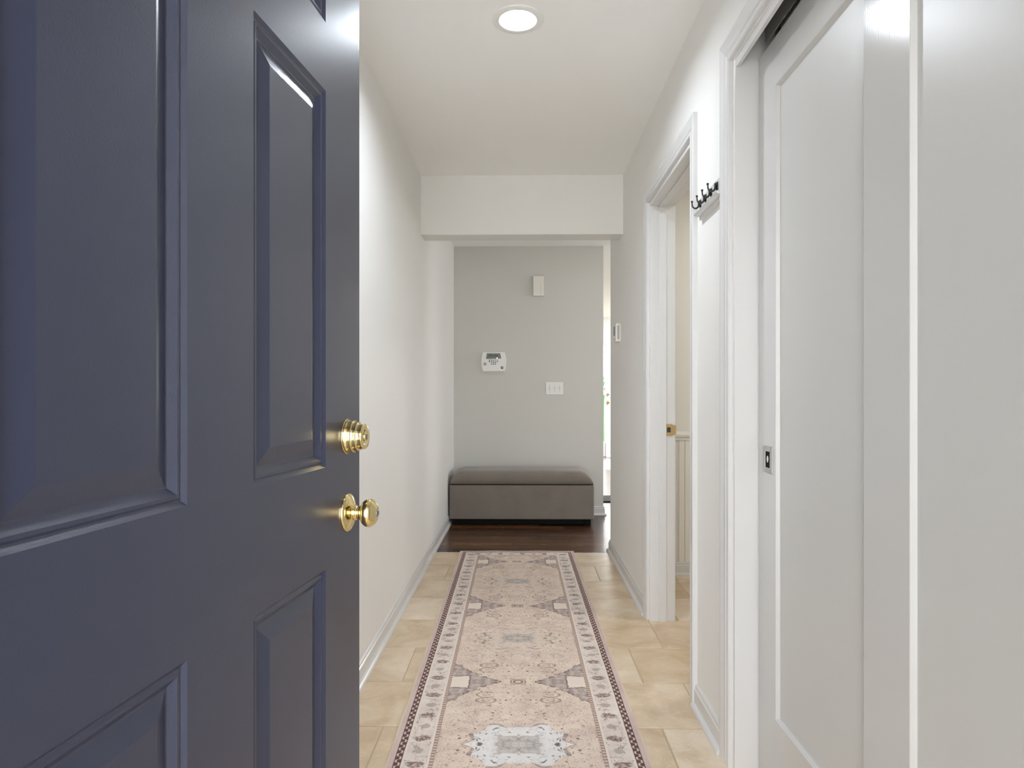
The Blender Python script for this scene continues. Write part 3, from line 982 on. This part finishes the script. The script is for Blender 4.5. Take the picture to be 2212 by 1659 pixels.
# skirt down to the seam
border = [(i, 0) for i in range(len(xs))] + [(len(xs) - 1, j) for j in range(1, len(ys))] + [(i, len(ys) - 1) for i in range(len(xs) - 2, -1, -1)] + [(0, j) for j in range(len(ys) - 2, 0, -1)]
low = [bm.verts.new((top[b_].co.x, top[b_].co.y, 0.352)) for b_ in border]
for k in range(len(border)):
    m_ = (k + 1) % len(border)
    bm.faces.new((top[border[k]], top[border[m_]], low[m_], low[k]))
bm.faces.new(low)
link('lid', bm, M_FABRIC, bn, True)
boxes('lid_gap', [(-hx + 0.008, hx - 0.008, -hy + 0.006, hy - 0.006, 0.340, 0.356)], M_BLACK, bn)
for sx in (-1, 1):
    for sy in (-1, 1):
        bm = bmesh.new(); box(bm, sx * (hx - 0.055) - 0.03, sx * (hx - 0.055) + 0.03, sy * (hy - 0.05) - 0.03, sy * (hy - 0.05) + 0.03, 0.0, 0.053, 0.004, 2)
        link('foot', bm, M_BLACK, bn)
boxes('plinth', [(-hx + 0.030, hx - 0.025, -hy + 0.028, hy - 0.02, 0.006, 0.053)], M_BLACK, bn)

# ------------------------------------------------------------------ runner rug
bm = bmesh.new()
nx, ny = 16, 70
g_ = [[bm.verts.new((-RUG_HW + 2 * RUG_HW * i / nx + (0.0025 * math.sin(j * 0.9) if i in (0, nx) else 0), -RUG_FAR + 2 * RUG_FAR * j / ny,
                     0.0065 + (0.0012 * math.sin(j * 1.3 + i) if 0 < i < nx else 0.0005 * math.sin(j * 1.7)))) for j in range(ny + 1)] for i in range(nx + 1)]
for i in range(nx):
    for j in range(ny):
        bm.faces.new((g_[i][j], g_[i + 1][j], g_[i + 1][j + 1], g_[i][j + 1]))
edge = [g_[i][0] for i in range(nx + 1)] + [g_[nx][j] for j in range(1, ny + 1)] + [g_[i][ny] for i in range(nx - 1, -1, -1)] + [g_[0][j] for j in range(ny - 1, 0, -1)]
lo = [bm.verts.new((v.co.x, v.co.y, 0.0)) for v in edge]
for k in range(len(edge)):
    m_ = (k + 1) % len(edge)
    bm.faces.new((edge[k], edge[m_], lo[m_], lo[k]))
bm.faces.new(lo)
rug = link('runner_rug', bm, M_RUG)
tag(rug, 'faded pink-beige Persian-style runner rug on the tile floor', 'rug')
rug.rotation_euler = (0, 0, 0.0098)
rug.location = (-0.0205, 3.07, 0.0)

# ------------------------------------------------------------------ coat rack
RY0, RY1 = 2.088, 2.36
rk = thing('coat_rack', 'small white wall coat rack with four dark hooks', 'coat rack', (XR, (RY0 + RY1) / 2, 1.742))
rh = (RY1 - RY0) / 2
boxes('back_board', [(-0.012, 0.0, -rh, rh, 0.0, 0.062)], M_TRIM, rk, bevel=0.002)
bm = bmesh.new()
sweep(bm, [(0, -0.012), (0.010, -0.012), (0.010, 0.0), (0.026, 0.003), (0.030, 0.008), (0.026, 0.013), (0, 0.013)], lambda p: [(-p[0], -rh, p[1]), (-p[0], rh, p[1])])
link('ledge', bm, M_TRIM, rk)
def make_hook(yc):
    bm = bmesh.new()
    box(bm, -0.0150, -0.012, yc - 0.006, yc + 0.006, 0.022, 0.052, 0.0012, 2)
    tube(bm, [(-0.0135, yc, 0.044), (-0.017, yc, 0.046), (-0.0205, yc, 0.043)], [0.0052, 0.0055, 0.0045], 12)
    pts = [(-0.0195, yc, 0.043)]; rad = [0.0040]
    for k in range(11):
        a = PI + PI * k / 10
        pts.append((-0.0310 - 0.0115 * math.cos(a), yc, 0.036 + 0.0135 * math.sin(a))); rad.append(0.0036 - 0.0012 * k / 10)
    pts.reverse(); rad.reverse()
    pts = [(-0.0430, yc, 0.043)] + pts; rad = [0.0024] + rad
    tube(bm, pts, rad, 12)
    ball(bm, (-0.0432, yc, 0.0455), 0.0040)
    tube(bm, [(-0.0140, yc, 0.034), (-0.0140, yc, 0.018), (-0.0133, yc, 0.008)], [0.0035, 0.0026, 0.0009], 10)
    return link('hook', bm, M_BRONZE, rk, True)
for k in range(4):
    make_hook(-rh + 0.045 + k * (2 * rh - 0.075) / 3)

# ------------------------------------------------------------------ fittings on the back wall
YB = Y_BACK
def wx(px): return px_x(px, YB)
def wz(py): return px_z(py, YB)
# doorbell chime
x0, x1, z0, z1 = wx(1150.5), wx(1175.5), wz(640.5), wz(598)
ch = thing('doorbell_chime', 'white rectangular doorbell chime box high on the far wall', 'doorbell chime', ((x0 + x1) / 2, YB, (z0 + z1) / 2))
w2, h2 = (x1 - x0) / 2, (z1 - z0) / 2
boxes('base', [(-w2 + 0.004, w2 - 0.004, -0.030, 0.0, -h2 + 0.003, h2 - 0.003)], M_SILVERKEY, ch)
bm = bmesh.new(); box(bm, -w2 + 0.005, w2 - 0.003, -0.046, -0.030, -h2, h2, 0.003, 2)
link('cover', bm, M_IVORY, ch)
boxes('groove', [(w2 * 0.35, w2 * 0.35 + 0.002, -0.0465, -0.046, -h2 + 0.01, 0.02)], M_SILVERKEY, ch)
# alarm keypad
x0, x1, z0, z1 = wx(1040), wx(1093.5), wz(802.5), wz(761)
kp = thing('alarm_keypad', 'white alarm keypad with grey screen and buttons on the far wall', 'alarm keypad', ((x0 + x1) / 2, YB, (z0 + z1) / 2))
w2, h2 = (x1 - x0) / 2, (z1 - z0) / 2
bm = bmesh.new()
out = []
for k in range(9):
    tt = -1 + 2 * k / 8; out.append((w2 - 0.014 * tt * tt, -h2 * 1.0 * (-tt)))
out = out + [(-x_, -z_ ) for x_, z_ in out]
fr = [bm.verts.new((x_ * 0.97, -0.038, z_ * 0.97)) for x_, z_ in out]; mid = [bm.verts.new((x_, -0.030, z_)) for x_, z_ in out]; bk = [bm.verts.new((x_, 0.0, z_)) for x_, z_ in out]
for a, b_ in ((fr, mid), (mid, bk)):
    for k in range(len(out)):
        m_ = (k + 1) % len(out); bm.faces.new((a[k], a[m_], b_[m_], b_[k]))
bm.faces.new(fr); bm.faces.new(bk)
link('housing', bm, M_WHITE, kp)
def kx(px): return wx(1010 + px * 240 / 2212) - kp.location.x
def kz(py): return wz(730 + py * 150 / 1382) - kp.location.z
def poly_plate(name, pts, y0, y1, m, parent):
    bm = bmesh.new()
    a = [bm.verts.new((px_, y1, pz_)) for px_, pz_ in pts]; b_ = [bm.verts.new((px_, y0, pz_)) for px_, pz_ in pts]
    n = len(pts)
    for k in range(n): bm.faces.new((a[k], a[(k + 1) % n], b_[(k + 1) % n], b_[k]))
    bm.faces.new(a); bm.faces.new(b_)
    return link(name, bm, m, parent)
sc = poly_plate('screen', [(kx(388), kz(310)), (kx(652), kz(310)), (kx(674), kz(415)), (kx(370), kz(422))], -0.037, -0.0388, M_SCREEN, kp)
bl = []
for (a, b_) in ((432, 456), (466, 478), (482, 494), (500, 510), (534, 550), (556, 574), (580, 600)):
    bl.append((kx(a), kx(b_), -0.0392, -0.0388, kz(366), kz(345)))
boxes('screen_text', bl, M_LCDTXT, sc)
boxes('status_light', [(kx(582), kx(600), -0.0396, -0.038, kz(414), kz(396))], M_LED, kp)
for col, rows in ((440, (448, 476)), (482, (444, 470, 496, 526)), (520, (448, 476, 504, 528)), (558, (444, 484, 496, 526)), (597, (446, 476))):
    for r_ in rows:
        bm = bmesh.new(); box(bm, kx(col - 11), kx(col + 11), -0.0405, -0.037, kz(r_ + 9), kz(r_ - 9), 0.0008, 1)
        link('key', bm, M_BLACK if col in (440,) else M_SCREEN, kp)
poly_plate('speaker', [(kx(350) + 0.0150 * math.cos(a), kz(522) + 0.0150 * math.sin(a)) for a in [2 * PI * k / 24 for k in range(24)]], -0.037, -0.0385, M_SILVERKEY, kp)
bg = poly_plate('badge', [(kx(688) + 0.0125 * math.cos(a), kz(595) + 0.0125 * math.sin(a)) for a in [2 * PI * k / 28 for k in range(28)]], -0.037, -0.0388, M_NAVYLOGO, kp)
poly_plate('emblem', [(kx(674), kz(602)), (kx(682), kz(588)), (kx(704), kz(586)), (kx(696), kz(602))], -0.0388, -0.0392, M_WHITE, bg)
# triple switch
x0, x1, z0, z1 = wx(1179), wx(1216.5), wz(852.5), wz(825.5)
sw = thing('light_switch', 'white three-gang light switch plate on the far wall', 'light switch', ((x0 + x1) / 2, YB, (z0 + z1) / 2))
w2, h2 = (x1 - x0) / 2, (z1 - z0) / 2
bm = bmesh.new(); box(bm, -w2, w2, -0.006, 0.0, -h2, h2, 0.0035, 3)
link('plate', bm, M_WHITE, sw)
for k, up in ((-1, 1), (0, -1), (1, 1)):
    cx = k * 0.046
    fr_ = boxes('toggle_slot', [(cx - 0.006, cx + 0.006, -0.0063, -0.006, -0.013, 0.013)], M_SILVERKEY, sw)
    bm = bmesh.new(); box(bm, -0.0042, 0.0042, -0.016, 0.0, -0.0075, 0.0075, 0.0015, 2)
    bm.transform(Matrix.Translation((cx, -0.006, 0.003 * up)) @ Matrix.Rotation(0.35 * up, 4, 'X'))
    link('toggle', bm, M_WHITE, sw)
    for zz in (-0.030, 0.030):
        bm = bmesh.new(); lathe(bm, [(0.0, 0), (0.003, 0), (0.0025, 0.001), (0, 0.0012)], 14, Matrix.Translation((cx, -0.006, zz)) @ Matrix.Rotation(PI / 2, 4, 'X'), False)
        link('screw', bm, M_SILVERKEY, sw, True)

# ------------------------------------------------------------------ thermostat on the right wall
TY0, TY1 = 4.30, 4.44
TZ = px_z(720, 4.36)
th_ = thing('thermostat', 'white thermostat on the right wall just past the header', 'thermostat', (XR, (TY0 + TY1) / 2, TZ))
bm = bmesh.new(); box(bm, -0.007, 0.0, -0.07, 0.07, -0.060, 0.058, 0.002, 2)
link('wall_plate', bm, M_IVORY, th_)
bm = bmesh.new(); box(bm, -0.031, -0.006, -0.068, 0.066, -0.058, 0.060, 0.006, 3)
link('housing', bm, M_WHITE, th_)
boxes('vent_slot', [(-0.022, -0.010, -0.0686, -0.0680, -0.045, 0.046)], M_SILVERKEY, th_)
boxes('display', [(-0.0318, -0.0308, -0.020, 0.040, -0.015, 0.044)], mat('display_brown', (0.10, 0.08, 0.055), 0.3), th_)
boxes('dial', [(-0.0335, -0.0305, -0.010, 0.006, -0.046, -0.036)], M_SILVERKEY, th_, bevel=0.001)

# ------------------------------------------------------------------ far door, sidelight and the garden beyond
d3 = thing('door_3', 'white back door seen through the narrow gap at the far end', 'door', (D3X0, Y_FAR, 0))
d3['kind'] = 'structure'
boxes('leaf', [(0.0, 0.9, 0.02, 0.065, 0.01, 0.22), (0.0, 0.12, 0.02, 0.065, 0.22, 2.0), (0.78, 0.9, 0.02, 0.065, 0.22, 2.0), (0.12, 0.78, 0.02, 0.065, 1.86, 2.0),
               (0.12, 0.78, 0.02, 0.065, 0.85, 1.0), (0.12, 0.78, 0.03, 0.055, 0.22, 0.85)], M_TRIM, d3)
boxes('glass', [(0.12, 0.78, 0.04, 0.045, 1.0, 1.86)], M_GLASS, d3)
for z_, r_ in ((1.117, 0.025), (0.975, 0.030)):
    bm = bmesh.new(); lathe(bm, [(r_, 0), (r_, 0.008), (r_ * 0.5, 0.02), (r_ * 0.4, 0.035), (r_ * 0.9, 0.045), (r_ * 0.8, 0.06), (0, 0.065)], 24, Matrix.Translation((0.030, 0.02, z_)) @ Matrix.Rotation(PI / 2, 4, 'X'), False)
    link('door_knob' if z_ < 1 else 'deadbolt', bm, M_BRASSD, d3, True)
structure(boxes('trim_5', [(SL0 - 0.04, SL0, Y_FAR - 0.01, Y_FAR + 0.12, 0, 2.02), (SL1 + 0.006, D3X0 - 0.004, Y_FAR - 0.01, Y_FAR + 0.12, 0, 2.02), (D3X1 + 0.004, D3X1 + 0.04, Y_FAR - 0.01, Y_FAR + 0.12, 0, 2.02),
                           (SL0 - 0.10, D3X1 + 0.10, Y_FAR - 0.02, Y_FAR + 0.12, 2.004, 2.05), (SL0, SL1 + 0.005, Y_FAR + 0.01, Y_FAR + 0.10, 0, 0.25)], M_TRIM))
structure(boxes('window_1', [(SL0, SL0 + 0.04, Y_FAR + 0.02, Y_FAR + 0.06, 0.25, 2.004), (SL1 - 0.004, SL1 + 0.005, Y_FAR + 0.02, Y_FAR + 0.06, 0.25, 2.004)], M_TRIM))
structure(boxes('window_2', [(X_LIV, X_LIV + 0.08, 5.0, 5.06, 0.7, 2.0), (X_LIV, X_LIV + 0.08, 6.44, 6.5, 0.7, 2.0), (X_LIV, X_LIV + 0.08, 5.72, 5.78, 0.7, 2.0),
                             (X_LIV, X_LIV + 0.08, 5.06, 6.44, 0.7, 0.76), (X_LIV, X_LIV + 0.08, 5.06, 6.44, 1.94, 2.0)], M_TRIM))
structure(boxes('window_added', [(X_LIV, X_LIV + 0.08, 8.6, 8.66, 0.4, 2.25), (X_LIV, X_LIV + 0.08, 11.34, 11.4, 0.4, 2.25), (X_LIV, X_LIV + 0.08, 9.97, 10.03, 0.4, 2.25),
                             (X_LIV, X_LIV + 0.08, 8.66, 11.34, 0.4, 0.46), (X_LIV, X_LIV + 0.08, 8.66, 11.34, 2.19, 2.25)], M_TRIM))  # window added out of view to brighten the far ceiling and wall
mt = boxes('door_mat', [(0.80, 1.75, 6.95, 7.35, 0.0, 0.012)], M_BLACK, bevel=0.003)
tag(mt, 'black mat on the hardwood, glimpsed through the gap beside the bench wall', 'mat')
structure(boxes('garden_ground', [(-6, 12, Y_FAR + 0.12, Y_FAR + 14, -0.3, -0.1)], M_LAWN))
bm = bmesh.new()
for k in range(420):
    a, e = random.uniform(0, 2 * PI), random.uniform(-0.5, 1.2)
    r = random.uniform(0.25, 0.55)
    c = Vector((1.60 + r * math.cos(a) * math.cos(e), Y_FAR + 1.2 + r * math.sin(a) * math.cos(e), 1.10 + 0.9 * r * math.sin(e)))
    d1 = Vector((random.uniform(-1, 1), random.uniform(-1, 1), random.uniform(-1, 1))).normalized(); d2 = d1.orthogonal()
    s_ = 0.045
    bm.faces.new([bm.verts.new(c + d1 * s_), bm.verts.new(c + d2 * s_ * 0.5), bm.verts.new(c - d1 * s_), bm.verts.new(c - d2 * s_ * 0.5)])
tube(bm, [(1.60, Y_FAR + 1.2, -0.1), (1.60, Y_FAR + 1.2, 0.5), (1.61, Y_FAR + 1.2, 1.1)], [0.03, 0.025, 0.015])
sh = link('shrub', bm, M_LEAF); tag(sh, 'leafy green shrub outside the far sidelight window', 'shrub')
